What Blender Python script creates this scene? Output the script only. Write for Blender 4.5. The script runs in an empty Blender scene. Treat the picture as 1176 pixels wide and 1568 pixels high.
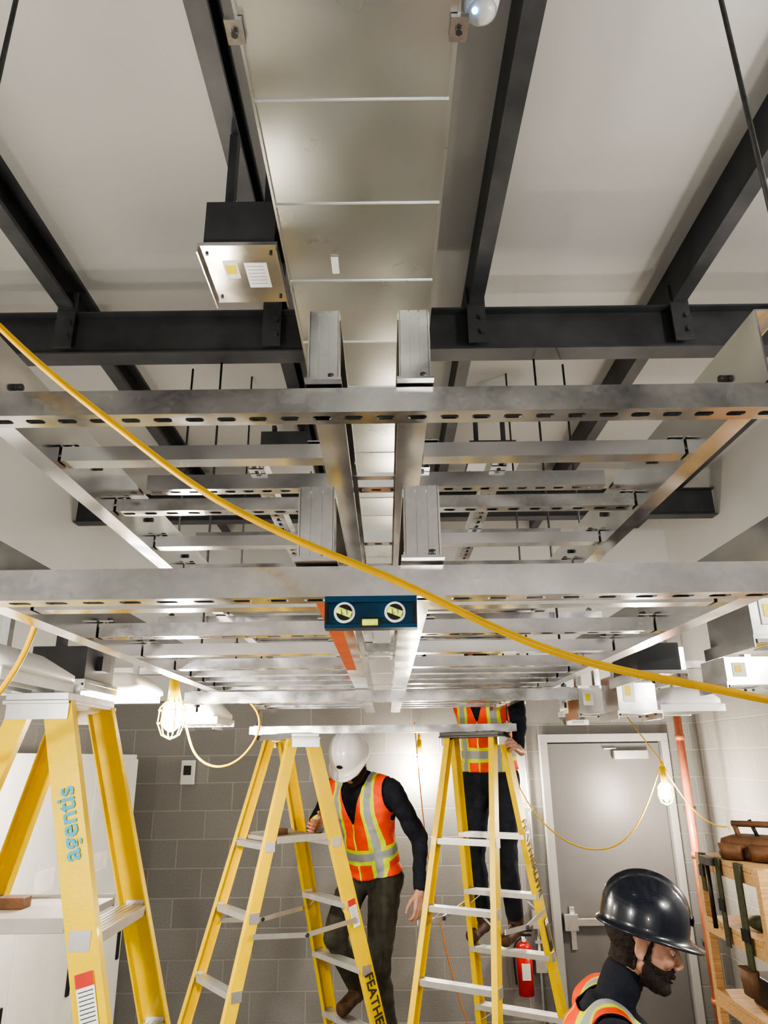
import bpy, bmesh, math, random
import numpy as np
from mathutils import Vector, Matrix, Euler, noise
random.seed(7)
H = 2.2
V = Vector
scene = bpy.context.scene
COL = scene.collection

# ------------------------------------------------------------------ materials
def newmat(name):
    m = bpy.data.materials.new(name); m.use_nodes = True
    nt = m.node_tree; b = nt.nodes['Principled BSDF']
    return m, nt, b
def rgba(c): return (c[0], c[1], c[2], 1)
def mat(name, col, rough=.5, metal=0, var=.12, scale=8, bump=0, bscale=60, emit=0, ecol=None, coat=0, stretch=None, spec=None):
    m, nt, b = newmat(name)
    b.inputs['Roughness'].default_value = rough
    b.inputs['Metallic'].default_value = metal
    if coat: b.inputs['Coat Weight'].default_value = coat
    if spec is not None: b.inputs['Specular IOR Level'].default_value = spec
    tc = nt.nodes.new('ShaderNodeTexCoord')
    mp = nt.nodes.new('ShaderNodeMapping'); nt.links.new(tc.outputs['Object'], mp.inputs[0])
    if stretch: mp.inputs['Scale'].default_value = stretch
    n = nt.nodes.new('ShaderNodeTexNoise'); n.inputs['Scale'].default_value = scale; n.inputs['Detail'].default_value = 4
    nt.links.new(mp.outputs[0], n.inputs['Vector'])
    r = nt.nodes.new('ShaderNodeValToRGB')
    r.color_ramp.elements[0].position = .3; r.color_ramp.elements[1].position = .7
    r.color_ramp.elements[0].color = rgba([max(0, c*(1-var)) for c in col])
    r.color_ramp.elements[1].color = rgba([min(1, c*(1+var)) for c in col])
    nt.links.new(n.outputs['Fac'], r.inputs[0]); nt.links.new(r.outputs[0], b.inputs['Base Color'])
    if bump:
        n2 = nt.nodes.new('ShaderNodeTexNoise'); n2.inputs['Scale'].default_value = bscale; n2.inputs['Detail'].default_value = 3
        nt.links.new(mp.outputs[0], n2.inputs['Vector'])
        bp = nt.nodes.new('ShaderNodeBump'); bp.inputs['Strength'].default_value = bump; bp.inputs['Distance'].default_value = .01
        nt.links.new(n2.outputs['Fac'], bp.inputs['Height']); nt.links.new(bp.outputs[0], b.inputs['Normal'])
    if emit:
        b.inputs['Emission Color'].default_value = rgba(ecol or col); b.inputs['Emission Strength'].default_value = emit
    return m
def galv(name, base=.62, rough=.33, sp=70, contrast=.25, metal=.92, spw=.12, bump=.25, bs=9, stretch=(1, 1, 1), tint=(1, 1, 1), det=6, rv=.07):
    m, nt, b = newmat(name)
    tc0 = nt.nodes.new('ShaderNodeTexCoord'); tc = nt.nodes.new('ShaderNodeMapping'); tc.inputs['Scale'].default_value = stretch
    nt.links.new(tc0.outputs['Object'], tc.inputs[0])
    vo = nt.nodes.new('ShaderNodeTexVoronoi'); vo.inputs['Scale'].default_value = sp
    nt.links.new(tc.outputs[0], vo.inputs['Vector'])
    no = nt.nodes.new('ShaderNodeTexNoise'); no.inputs['Scale'].default_value = 6; no.inputs['Detail'].default_value = det
    nt.links.new(tc.outputs[0], no.inputs['Vector'])
    sep = nt.nodes.new('ShaderNodeSeparateColor'); nt.links.new(vo.outputs['Color'], sep.inputs[0])
    mx = nt.nodes.new('ShaderNodeMath'); mx.operation = 'MULTIPLY_ADD'
    nt.links.new(sep.outputs[0], mx.inputs[0]); mx.inputs[1].default_value = spw
    nt.links.new(no.outputs['Fac'], mx.inputs[2])
    r = nt.nodes.new('ShaderNodeValToRGB')
    r.color_ramp.elements[0].position = .3; r.color_ramp.elements[1].position = .8
    a = base*(1-contrast); c = min(1, base*(1+contrast))
    r.color_ramp.elements[0].color = (a*tint[0], a*tint[1], a*tint[2], 1); r.color_ramp.elements[1].color = (c*tint[0], c*tint[1], c*tint[2], 1)
    nt.links.new(mx.outputs[0], r.inputs[0]); nt.links.new(r.outputs[0], b.inputs['Base Color'])
    rr = nt.nodes.new('ShaderNodeMapRange'); rr.inputs['From Min'].default_value = .3; rr.inputs['From Max'].default_value = .8
    rr.inputs['To Min'].default_value = rough-rv; rr.inputs['To Max'].default_value = rough+rv
    nt.links.new(mx.outputs[0], rr.inputs[0]); nt.links.new(rr.outputs[0], b.inputs['Roughness'])
    b.inputs['Metallic'].default_value = metal
    n2 = nt.nodes.new('ShaderNodeTexNoise'); n2.inputs['Scale'].default_value = bs; n2.inputs['Detail'].default_value = 0.0
    nt.links.new(tc.outputs[0], n2.inputs['Vector'])
    bp = nt.nodes.new('ShaderNodeBump'); bp.inputs['Strength'].default_value = bump; bp.inputs['Distance'].default_value = .02
    nt.links.new(n2.outputs['Fac'], bp.inputs['Height']); nt.links.new(bp.outputs[0], b.inputs['Normal'])
    return m
def cmu(name, axis, c1, c2, cm):
    m, nt, b = newmat(name)
    tc = nt.nodes.new('ShaderNodeTexCoord'); sp = nt.nodes.new('ShaderNodeSeparateXYZ'); cb = nt.nodes.new('ShaderNodeCombineXYZ')
    nt.links.new(tc.outputs['Object'], sp.inputs[0])
    nt.links.new(sp.outputs[axis], cb.inputs[0]); nt.links.new(sp.outputs[2], cb.inputs[1])
    br = nt.nodes.new('ShaderNodeTexBrick'); br.inputs['Scale'].default_value = 1
    br.inputs['Brick Width'].default_value = .406; br.inputs['Row Height'].default_value = .203
    br.inputs['Mortar Size'].default_value = .006; br.inputs['Mortar Smooth'].default_value = .3
    br.inputs['Color1'].default_value = rgba(c1); br.inputs['Color2'].default_value = rgba(c2); br.inputs['Mortar'].default_value = rgba(cm)
    nt.links.new(cb.outputs[0], br.inputs['Vector'])
    no = nt.nodes.new('ShaderNodeTexNoise'); no.inputs['Scale'].default_value = 90; no.inputs['Detail'].default_value = 4
    nt.links.new(tc.outputs['Object'], no.inputs['Vector'])
    mx = nt.nodes.new('ShaderNodeMixRGB'); mx.blend_type = 'MULTIPLY'; mx.inputs[0].default_value = .35
    nt.links.new(br.outputs['Color'], mx.inputs[1]); nt.links.new(no.outputs['Fac'], mx.inputs[2])
    nt.links.new(mx.outputs[0], b.inputs['Base Color']); b.inputs['Roughness'].default_value = .75
    ad = nt.nodes.new('ShaderNodeMath'); ad.operation = 'MULTIPLY_ADD'; ad.inputs[1].default_value = -1
    nt.links.new(br.outputs['Fac'], ad.inputs[0])
    m2 = nt.nodes.new('ShaderNodeMath'); m2.operation = 'MULTIPLY'; m2.inputs[1].default_value = .3
    nt.links.new(no.outputs['Fac'], m2.inputs[0]); nt.links.new(m2.outputs[0], ad.inputs[2])
    bp = nt.nodes.new('ShaderNodeBump'); bp.inputs['Strength'].default_value = .6; bp.inputs['Distance'].default_value = .006
    nt.links.new(ad.outputs[0], bp.inputs['Height']); nt.links.new(bp.outputs[0], b.inputs['Normal'])
    return m
def vestmat(name):
    m, nt, b = newmat(name)
    at = nt.nodes.new('ShaderNodeAttribute'); at.attribute_name = 'vc'
    sp = nt.nodes.new('ShaderNodeSeparateXYZ'); nt.links.new(at.outputs['Vector'], sp.inputs[0])
    ab = nt.nodes.new('ShaderNodeMath'); ab.operation = 'ABSOLUTE'; nt.links.new(sp.outputs[0], ab.inputs[0])
    def cmp(sock, c, e):
        n = nt.nodes.new('ShaderNodeMath'); n.operation = 'COMPARE'; n.inputs[1].default_value = c; n.inputs[2].default_value = e
        nt.links.new(sock, n.inputs[0]); return n.outputs[0]
    def mxm(a, c):
        n = nt.nodes.new('ShaderNodeMath'); n.operation = 'MAXIMUM'; nt.links.new(a, n.inputs[0]); nt.links.new(c, n.inputs[1]); return n.outputs[0]
    y = mxm(mxm(cmp(ab.outputs[0], .098, .036), cmp(sp.outputs[2], .12, .042)), cmp(ab.outputs[0], 0, .004))
    s = mxm(cmp(ab.outputs[0], .098, .018), cmp(sp.outputs[2], .12, .022))
    m1 = nt.nodes.new('ShaderNodeMixRGB'); m1.inputs[1].default_value = (1.0, .085, .010, 1); m1.inputs[2].default_value = (.72, .85, .03, 1)
    nt.links.new(y, m1.inputs[0])
    m2 = nt.nodes.new('ShaderNodeMixRGB'); m2.inputs[2].default_value = (.36, .39, .41, 1)
    nt.links.new(s, m2.inputs[0]); nt.links.new(m1.outputs[0], m2.inputs[1])
    nt.links.new(m2.outputs[0], b.inputs['Base Color']); b.inputs['Roughness'].default_value = .6
    no = nt.nodes.new('ShaderNodeTexNoise'); no.inputs['Scale'].default_value = 400
    bp = nt.nodes.new('ShaderNodeBump'); bp.inputs['Strength'].default_value = .2; bp.inputs['Distance'].default_value = .004
    nt.links.new(no.outputs['Fac'], bp.inputs['Height']); nt.links.new(bp.outputs[0], b.inputs['Normal'])
    return m

M = {}
M['galv'] = galv('galvanized_steel', .78, .18, 90, .08, 1.0, .07, .15, 8, det=3, rv=.04)
M['galv2'] = galv('galvanized_strut', .62, .21, 120, .16, 1.0, .14, .18, 14, det=4, rv=.06)
M['duct'] = galv('duct_sheet_metal', .74, .29, 60, .03, 1.0, .05, .20, 3.0, tint=(.965, 1, .985), det=1, rv=.02)
M['alu'] = mat('aluminium', (.72, .72, .72), .34, .9, .08, 20)
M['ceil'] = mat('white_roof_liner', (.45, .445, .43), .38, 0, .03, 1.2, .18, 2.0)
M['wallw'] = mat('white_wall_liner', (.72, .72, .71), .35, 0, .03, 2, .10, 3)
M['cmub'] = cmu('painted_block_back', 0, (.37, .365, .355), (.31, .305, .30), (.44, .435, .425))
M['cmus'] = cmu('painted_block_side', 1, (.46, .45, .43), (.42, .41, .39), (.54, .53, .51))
M['floor'] = mat('concrete_floor', (.36, .36, .37), .6, 0, .15, 3, .1, 40)
M['steel'] = mat('dark_primer_steel', (.070, .072, .078), .45, .2, .25, 6, .05, 50)
M['rod'] = mat('threaded_rod_steel', (.10, .10, .10), .4, .7, .2, 60)
M['yel'] = mat('yellow_fiberglass', (.82, .57, .010), .38, 0, .06, 10, .05, 120, coat=.2)
M['yel2'] = mat('yellow_rubber', (.60, .35, .015), .42, 0, .08, 30)
M['orcord'] = mat('orange_cord_jacket', (.85, .28, .05), .5)
M['blue'] = mat('blue_anodized', (.008, .055, .12), .35, .3, .1, 30)
M['vial'] = mat('vial_fluid', (.62, .75, .12), .15, 0, .05, 30, emit=.25)
M['white'] = mat('white_enamel', (.76, .76, .74), .4, 0, .04, 6)
M['grey'] = mat('grey_door_paint', (.20, .195, .20), .4, 0, .05, 3)
M['frame'] = mat('door_frame_paint', (.44, .44, .44), .4, 0, .05, 3)
M['shelf'] = mat('ladder_shelf_plastic', (.38, .36, .33), .6, 0, .1, 12)
M['black'] = mat('black_plastic', (.015, .015, .017), .4, 0, .2, 20)
M['blabel'] = mat('black_label', (.05, .05, .05), .5)
M['wlabel'] = mat('white_label', (.85, .85, .82), .5)
M['ylabel'] = mat('yellow_label', (.85, .7, .05), .5)
M['rlabel'] = mat('red_label', (.6, .05, .03), .5)
M['cyan'] = mat('cyan_decal', (.02, .33, .48), .4)
M['red'] = mat('red_enamel', (.6, .02, .015), .3, coat=.5)
M['wood'] = mat('pine_lumber', (.58, .37, .18), .65, 0, .25, 5, .1, 40, stretch=(2, 20, 20))
M['leather'] = mat('brown_leather', (.14, .07, .035), .6, 0, .3, 12, .2, 80)
M['olive'] = mat('olive_webbing', (.06, .065, .035), .8, 0, .2, 50)
M['copper'] = mat('copper_pipe', (.62, .22, .13), .42, .3, .15, 8)
M['bulb'] = mat('lit_bulb', (1, .93, .78), .3, emit=200, ecol=(1, .90, .74))
M['led'] = mat('blue_led', (.1, .4, 1), .3, emit=12, ecol=(.1, .45, 1))
M['lens'] = mat('lit_diffuser', (1, 1, 1), .3, emit=25, ecol=(1, .98, .94))
M['skin'] = mat('skin', (.50, .28, .20), .5, 0, .08, 40, .05, 200)
M['hair'] = mat('dark_hair', (.028, .018, .013), .75, 0, .4, 120, .5, 250)
M['navy'] = mat('navy_fabric', (.013, .016, .028), .85, 0, .25, 30, .2, 150)
M['pants'] = mat('olive_trousers', (.060, .060, .048), .85, 0, .25, 20, .2, 120)
M['dpants'] = mat('dark_trousers', (.02, .025, .04), .85, 0, .25, 20, .2, 120)
M['boot'] = mat('boot_leather', (.10, .055, .03), .6, 0, .3, 20, .2, 90)
M['vest'] = vestmat('hi_vis_vest')
M['hatw'] = mat('white_hat_shell', (.74, .74, .75), .3, 0, .02, 5, coat=.4)
M['hatb'] = mat('navy_hat_shell', (.012, .016, .028), .25, 0, .1, 5, coat=.6)
M['orp'] = mat('orange_paint_and_reflection', (.75, .13, .03), .45, 0, .1, 12)
M['eye'] = mat('eye_white', (.5, .47, .44), .3)

# ------------------------------------------------------------------ builders
def empty(name, loc=(0, 0, 0), rz=0):
    e = bpy.data.objects.new(name, None); e.location = loc; e.rotation_euler = (0, 0, rz); COL.objects.link(e); e.empty_display_size = .1
    return e
class MB:
    def __init__(s): s.bm = bmesh.new(); s.mats = []; s.X = Matrix.Identity(4)
    def mi(s, m):
        m = M[m] if isinstance(m, str) else m
        if m not in s.mats: s.mats.append(m)
        return s.mats.index(m)
    def v(s, p): return s.bm.verts.new(s.X @ V(p))
    def f(s, vs, mi, sm=False):
        try:
            fc = s.bm.faces.new(vs); fc.material_index = mi; fc.smooth = sm
        except ValueError: pass
    def box(s, x0, x1, y0, y1, z0, z1, m, R=None):
        mi = s.mi(m); P = [(x, y, z) for x in (x0, x1) for y in (y0, y1) for z in (z0, z1)]
        if R is not None: P = [R @ V(p) for p in P]
        a = [s.v(p) for p in P]
        for q in ((0, 1, 3, 2), (4, 6, 7, 5), (0, 4, 5, 1), (2, 3, 7, 6), (0, 2, 6, 4), (1, 5, 7, 3)): s.f([a[i] for i in q], mi)
    def sweep(s, prof, p0, p1, up, m, caps=True, sm=False):
        mi = s.mi(m); p0 = V(p0); p1 = V(p1); d = (p1-p0).normalized(); up = V(up)
        u = (up-d*up.dot(d)).normalized(); a = d.cross(u).normalized()
        A = [s.v(p0+a*x+u*y) for x, y in prof]; B = [s.v(p1+a*x+u*y) for x, y in prof]; n = len(prof)
        for i in range(n): s.f([A[i], A[(i+1) % n], B[(i+1) % n], B[i]], mi, sm)
        if caps: s.f(A[::-1], mi); s.f(B, mi)
    def cyl(s, p0, p1, r0, m, r1=None, seg=14, sm=True):
        if r1 is None: r1 = r0
        mi = s.mi(m); p0 = V(p0); p1 = V(p1); d = (p1-p0).normalized()
        up = V((0, 0, 1)) if abs(d.z) < .9 else V((1, 0, 0))
        u = (up-d*up.dot(d)).normalized(); a = d.cross(u)
        C = [(math.cos(t), math.sin(t)) for t in [2*math.pi*i/seg for i in range(seg)]]
        A = [s.v(p0+(a*x+u*y)*r0) for x, y in C]; B = [s.v(p1+(a*x+u*y)*r1) for x, y in C]
        for i in range(seg): s.f([A[i], A[(i+1) % seg], B[(i+1) % seg], B[i]], mi, sm)
        s.f(A[::-1], mi); s.f(B, mi)
    def ell(s, c, r, m, R=None, nu=18, nv=12):
        mi = s.mi(m); c = V(c); r = (r, r, r) if isinstance(r, (int, float)) else r
        rows = []
        def pt(th, ph):
            p = V((r[0]*math.sin(th)*math.cos(ph), r[1]*math.sin(th)*math.sin(ph), r[2]*math.cos(th)))
            if R is not None: p = R @ p
            return s.v(c+p)
        top = pt(0, 0); bot = pt(math.pi, 0)
        for j in range(1, nv): rows.append([pt(math.pi*j/nv, 2*math.pi*i/nu) for i in range(nu)])
        for i in range(nu):
            k = (i+1) % nu
            s.f([top, rows[0][i], rows[0][k]], mi, True); s.f([rows[-1][i], bot, rows[-1][k]], mi, True)
            for j in range(nv-2): s.f([rows[j][i], rows[j+1][i], rows[j+1][k], rows[j][k]], mi, True)
    def cap(s, p0, r0, p1, r1, m='skin'):
        s.ell(p0, r0, m, nu=14, nv=10); s.ell(p1, r1, m, nu=14, nv=10); s.cyl(p0, p1, r0*.995, m, r1*.995)
    def loft(s, rings, m, seg=28, power=2.3):
        mi = s.mi(m); L = []
        for c, ax, fx, hw, hd in rings:
            row = []
            for i in range(seg):
                t = 2*math.pi*i/seg; cx = math.cos(t); sy = math.sin(t)
                px = math.copysign(abs(cx)**(2/power), cx)*hw; py = math.copysign(abs(sy)**(2/power), sy)*hd
                row.append(s.v(V(c)+V(ax)*px+V(fx)*py))
            L.append(row)
        for j in range(len(L)-1):
            for i in range(seg):
                k = (i+1) % seg; s.f([L[j][i], L[j][k], L[j+1][k], L[j+1][i]], mi, True)
        s.f(L[0][::-1], mi); s.f(L[-1], mi)
    def slotted(s, p0, d, w, n, L, W, t, m, pitch=.048, sl=.028, sw=.014):
        mi = s.mi(m); p0 = V(p0); d = V(d); w = V(w); n = V(n); N = int(L/pitch); pitch = L/N
        a = sw/4; b = sl/2-sw/4
        inn = [(sl/2, -a), (sl/2, a), (b, sw/2), (-b, sw/2), (-sl/2, a), (-sl/2, -a), (-b, -sw/2), (b, -sw/2)]
        cor = [(pitch/2, -W/2), (pitch/2, W/2), (-pitch/2, W/2), (-pitch/2, -W/2)]
        for i in range(N):
            c = p0+d*(i+.5)*pitch; lv = []
            for k in (0, t):
                lv.append(([s.v(c+d*x+w*y+n*k) for x, y in inn], [s.v(c+d*x+w*y+n*k) for x, y in cor]))
            for I, C in lv:
                s.f([I[0], C[0], C[1], I[1]], mi); s.f([I[1], C[1], I[2]], mi); s.f([I[2], C[1], C[2], I[3]], mi); s.f([I[3], C[2], I[4]], mi)
                s.f([I[4], C[2], C[3], I[5]], mi); s.f([I[5], C[3], I[6]], mi); s.f([I[6], C[3], C[0], I[7]], mi); s.f([I[7], C[0], I[0]], mi)
            for k in range(8):
                q = (k+1) % 8; s.f([lv[0][0][k], lv[0][0][q], lv[1][0][q], lv[1][0][k]], mi)
    def strut(s, p0, p1, m, w=.041, h=.041, slots=True):
        p0 = V(p0); p1 = V(p1); d = (p1-p0).normalized(); L = (p1-p0).length; up = V((0, 0, 1)); a = d.cross(up).normalized(); t = .003
        def bar(a0, a1, z0, z1):
            s.sweep([(a0, z0), (a1, z0), (a1, z1), (a0, z1)], p0, p1, up, m)
        bar(-w/2, -w/2+t, 0, h); bar(w/2-t, w/2, 0, h)
        bar(-w/2+t, -w/2+.010, h-t, h); bar(w/2-.010, w/2-t, h-t, h)
        bar(-w/2+.008, -w/2+.010, h-.009, h-t); bar(w/2-.010, w/2-.008, h-.009, h-t)
        if slots: s.slotted(p0, d, a, up, L, w-.0061, t, m)
        else: bar(-w/2+t, w/2-t, 0, t)
    def obj(s, name, parent=None, bevel=0, recalc=True):
        if recalc: bmesh.ops.recalc_face_normals(s.bm, faces=s.bm.faces)
        me = bpy.data.meshes.new(name); s.bm.to_mesh(me); s.bm.free()
        for m in s.mats: me.materials.append(m)
        o = bpy.data.objects.new(name, me); COL.objects.link(o)
        if parent: o.parent = parent
        if bevel:
            b = o.modifiers.new('bevel', 'BEVEL'); b.width = bevel; b.segments = 2; b.limit_method = 'ANGLE'
        return o
def cprof(w, h, t, lip=0, flip=1):
    p = [(0, 0), (w, 0)]
    if lip: p += [(w, lip), (w-t, lip)]
    p += [(w, t)] if not lip else []
    p += ([(w-t, t)] if lip else []) + [(t, t), (t, h-t)]
    p += ([(w-t, h-t), (w-t, h-lip), (w, h-lip)] if lip else [(w, h-t)]) + [(w, h), (0, h)]
    return [(x*flip, y) for x, y in p]
def tube(name, pts, r, m, parent=None, res=6):
    cu = bpy.data.curves.new(name, 'CURVE'); cu.dimensions = '3D'; cu.bevel_depth = r; cu.bevel_resolution = 4; cu.resolution_u = res; cu.use_fill_caps = True
    sp = cu.splines.new('NURBS'); sp.points.add(len(pts)-1)
    for i, p in enumerate(pts): sp.points[i].co = (p[0], p[1], p[2], 1)
    sp.use_endpoint_u = True; sp.order_u = 4
    cu.materials.append(M[m] if isinstance(m, str) else m)
    o = bpy.data.objects.new(name, cu); COL.objects.link(o)
    if parent: o.parent = parent
    return o
def text(name, body, size, m, mw, parent):
    cu = bpy.data.curves.new(name, 'FONT'); cu.body = body; cu.size = size; cu.extrude = .0006; cu.align_x = 'CENTER'; cu.align_y = 'CENTER'; cu.offset = .0012
    cu.materials.append(M[m]); o = bpy.data.objects.new(name, cu); COL.objects.link(o); o.parent = parent; o.matrix_local = mw
    return o

# ------------------------------------------------------------------ room shell
XL, XR, YB, YF, ZC = -2.3, 2.47, 6.0, -3.0, H+2.05
def shell(name, *a):
    mb = MB(); mb.box(*a); return mb.obj(name)
shell('floor', XL-.2, XR+.2, YF-.2, YB+.2, -.1, 0, 'floor')
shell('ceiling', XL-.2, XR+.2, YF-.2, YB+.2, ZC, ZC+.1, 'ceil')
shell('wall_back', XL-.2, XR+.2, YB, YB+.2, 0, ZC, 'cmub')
shell('wall_front', XL-.2, XR+.2, YF-.2, YF, 0, ZC, 'wallw')
for nm, x0, x1 in (('wall_left', XL-.2, XL), ('wall_right', XR, XR+.2)):
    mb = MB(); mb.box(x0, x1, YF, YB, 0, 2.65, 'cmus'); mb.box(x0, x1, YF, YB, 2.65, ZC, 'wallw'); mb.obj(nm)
mb = MB(); mb.box(XL, XR, YB-.02, YB, 2.66, ZC, 'wallw'); mb.obj('trim_1')

# ------------------------------------------------------------------ roof steel
mb = MB()
for x in (-1.385, -.48, .415, 1.31, 2.2):
    y0, y1 = -2.9, 5.95
    z0, z1 = H+1.88, ZC
    mb.sweep(cprof(.062, z1-z0, .006, .02, 1), (x-.031, y0, z0), (x-.031, y1, z0), (0, 0, 1), 'steel')
roof = empty('roof_framing'); o = mb.obj('purlins', roof)
mb = MB()
def ibeam(y, z0, z1):
    mb.box(XL+.01, XR-.01, y-.006, y+.006, z0, z1, 'steel')
    mb.box(XL+.01, XR-.01, y-.05, y+.05, z0-.008, z0, 'steel')
    mb.box(XL+.01, XR-.01, y-.05, y+.05, z1, z1+.008, 'steel')
for y in (2.72, 5.0, -.9): ibeam(y, H+1.675, H+1.87)
for x in (-1.385, -.48, .415, 1.31, 2.2):
    mb.box(x-.04, x+.04, 2.655, 2.665, H+1.69, H+1.97, 'steel')
    for dz in (.05, .12):
        mb.cyl((x+.02, 2.64, H+1.69+dz), (x+.02, 2.656, H+1.69+dz), .012, 'steel', seg=6, sm=False)
mb.obj('cross_beams', roof)

# ------------------------------------------------------------------ duct
duct = empty('rectangular_air_duct')
mb = MB(); dx0, dx1 = -.265, .150; dz = H+1.33
seams = [.235, .54, .842, 1.147, 1.447, 1.755, 2.08, 2.39, 2.7, 3.0, 3.3, 3.6, 3.9, 4.2, 4.5, 4.8, 5.1, 5.4, 5.7]
ys = [-1.6]+seams+[5.95]
def pan(y0, y1):
    mi = mb.mi('duct'); N = 8; g = []
    for j in range(N+1):
        row = []
        for i in range(N+1):
            u, w = i/N, j/N
            row.append(mb.v((dx0+(dx1-dx0)*u, y0+(y1-y0)*w, dz-.0050*math.sin(math.pi*u)*math.sin(math.pi*w))))
        g.append(row)
    for j in range(N):
        for i in range(N): mb.f([g[j][i], g[j+1][i], g[j+1][i+1], g[j][i+1]], mi, True)
for a, b in zip(ys[:-1], ys[1:]):
    pan(a, b)
    mb.box(dx0, dx1, a+.002, b-.002, dz+.004, dz+.26, 'duct')
for y in seams:
    mb.box(dx0-.004, dx1+.004, y-.002, y+.002, dz-.004, dz+.262, 'duct')
mb.box(dx0-.006, dx0, -1.6, 5.95, dz-.006, dz+.02, 'duct'); mb.box(dx1, dx1+.006, -1.6, 5.95, dz-.006, dz+.02, 'duct')
mb.obj('duct_body', duct, 0, recalc=False)
mb = MB()
for x in (dx0-.015, dx1+.0):
    mb.box(x-.012, x+.022, .96, 1.01, dz-.012, dz-.002, 'galv2'); mb.cyl((x+.005, .985, dz-.02), (x+.005, .985, dz-.01), .007, 'rod', seg=6)
mb.box(-.14, -.12, 1.64, 1.71, dz-.0085, dz-.006, 'wlabel')
mb.obj('hanger_tabs', duct)
sen = empty('ceiling_sensor', (dx1+.05, .98, dz+.03))
mb = MB(); mb.cyl((0, 0, 0), (0, 0, .03), .03, 'frame', .038, 24); mb.ell((0, 0, 0), (.026, .026, .018), 'frame'); mb.ell((-.015, -.012, -.014), .006, 'led'); mb.box(-.012, .012, -.012, .012, .03, ZC-dz-.03, 'rod'); mb.obj('sensor_body', sen)

def gbox(name, x0, x1, y0, y1, z0, z1, dark=True, labels=True, hang=None):
    e = empty(name, ((x0+x1)/2, (y0+y1)/2, z0)); w = (x1-x0)/2; d = (y1-y0)/2; h = z1-z0
    mb = MB()
    mb.box(-w, w, -d, d, .012, h, 'steel' if dark else 'galv')
    mb.box(-w-.012, w+.012, -d-.02, d+.02, 0, .012, 'galv')
    mb.box(-w-.012, -w-.008, -d-.02, d+.02, -.02, 0, 'galv'); mb.box(w+.008, w+.012, -d-.02, d+.02, -.02, 0, 'galv')
    if labels:
        mb.box(-w*.55, -w*.15, -d*.6, d*.1, -.0015, -.0002, 'wlabel'); mb.box(-w*.5, -w*.2, -d*.45, -d*.1, -.003, -.0016, 'ylabel')
        mb.box(w*.05, w*.7, -d*.5, d*.5, -.0015, -.0002, 'wlabel')
        for k in range(6): mb.box(w*.12, w*.6, -d*.4+k*d*.14, -d*.37+k*d*.14, -.0022, -.0016, 'frame')
        if not dark: mb.box(-w*.7, -w*.1, -d-.0035, -d-.0005, h*.3, h*.8, 'wlabel'); mb.box(-w*.6, -w*.3, -d-.005, -d-.0036, h*.45, h*.7, 'ylabel')
    for sx in (-1, 1):
        for sy in (-1, 1): mb.cyl((sx*w*.9, sy*d*.9, -.006), (sx*w*.9, sy*d*.9, 0), .005, 'rod', seg=6)
    mb.box(w, w+.02, -d*.3, d*.3, h*.4, h*.8, 'steel')
    if hang:
        for s in (-1, 1): mb.box(s*w*.6-.012, s*w*.6+.012, -.02, .02, h-.002, hang-z0, 'steel' if dark else 'galv2')
    mb.obj('enclosure', e, .0015); return e
gbox('electrical_junction_box', -.50, -.30, 1.64, 1.86, H+1.35, H+1.52, hang=H+1.87)
gbox('electrical_junction_box', .52, .80, 3.9, 4.12, H+1.68, H+1.80, labels=False, hang=ZC)
gbox('electrical_junction_box', -.70, -.42, 3.7, 3.95, H+1.62, H+1.78, labels=False, hang=H+1.87)

# ------------------------------------------------------------------ cable ladder racks
def rack(name, y0, y1, zb, hr, rungs, orange_reflection=False):
    e = empty(name, (0, 0, zb))
    mb = MB(); w = .61; cx = -.02
    up = (0, 0, 1)
    mb.sweep(cprof(.04, hr, .003, .012, -1), (cx-w, y0, 0), (cx-w, y1, 0), up, 'galv')
    mb.sweep(cprof(.04, hr, .003, .012, 1), (cx+w, y0, 0), (cx+w, y1, 0), up, 'galv')
    mb.sweep(cprof(.05, hr, .003, .012, 1), (cx-.095, y0, 0), (cx-.095, y1, 0), up, 'galv')
    mb.sweep(cprof(.05, hr, .003, .012, -1), (cx+.095, y0, 0), (cx+.095, y1, 0), up, 'galv')
    for x in (cx-.07, cx+.07):
        mb.box(x-.022, x+.022, y0+.001, y0+.004, .004, hr+.004, 'galv2')
        for a, b in ((-.022, -.0085), (-.0065, .0065), (.0085, .022)): mb.box(x+a, x+b, y0-.003, y0+.001, .004, hr+.004, 'galv2')
        for q in (-.0235, .0215): mb.box(x+q, x+q+.002, y0-.003, y0+.04, .004, hr+.004, 'galv2')
        mb.box(x-.028, x+.028, y0-.016, y0+.03, -.0005, .0035, 'galv2')
        mb.cyl((x+.012, y0-.010, .0035), (x+.012, y0-.010, .011), .005, 'rod', seg=6)
    if orange_reflection:  # orange reflection on the left centre rail, put in as coloured strips
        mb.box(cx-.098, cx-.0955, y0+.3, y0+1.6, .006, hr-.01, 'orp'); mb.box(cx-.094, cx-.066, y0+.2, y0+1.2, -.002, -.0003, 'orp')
    for i, y in enumerate(rungs):
        for a, b in ((cx-w+.003, cx-.098), (cx+.098, cx+w-.003)):
            mb.strut((a, y, .012), (b, y, .012), 'galv' if i % 2 == 0 else 'galv2', .038, .03, slots=bool(i % 2))
            for q in (a, b):
                sgn = 1 if q == a else -1
                mb.box(q, q+sgn*.03, y-.022, y+.022, .045, .048, 'galv'); mb.cyl((q+sgn*.015, y, .048), (q+sgn*.015, y, .056), .007, 'rod', seg=6)
        if i % 3 == 1: mb.box(cx-.05, cx+.05, y-.012, y+.012, hr-.03, hr-.027, 'galv')
    y = y0+.12
    while y < y1:
        for sx in (-1, 1):
            mb.cyl((cx+sx*(w-.012), y, hr*.55), (cx+sx*(w), y, hr*.55), .006, 'rod', seg=6)
        y += .36
    mb.obj('rack_frame', e); return e
rack('cable_ladder_rack', .96, 4.2, H+.54, .125, [1.287+.297*i for i in range(4)]+[2.4+.22*i for i in range(8)])
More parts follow.
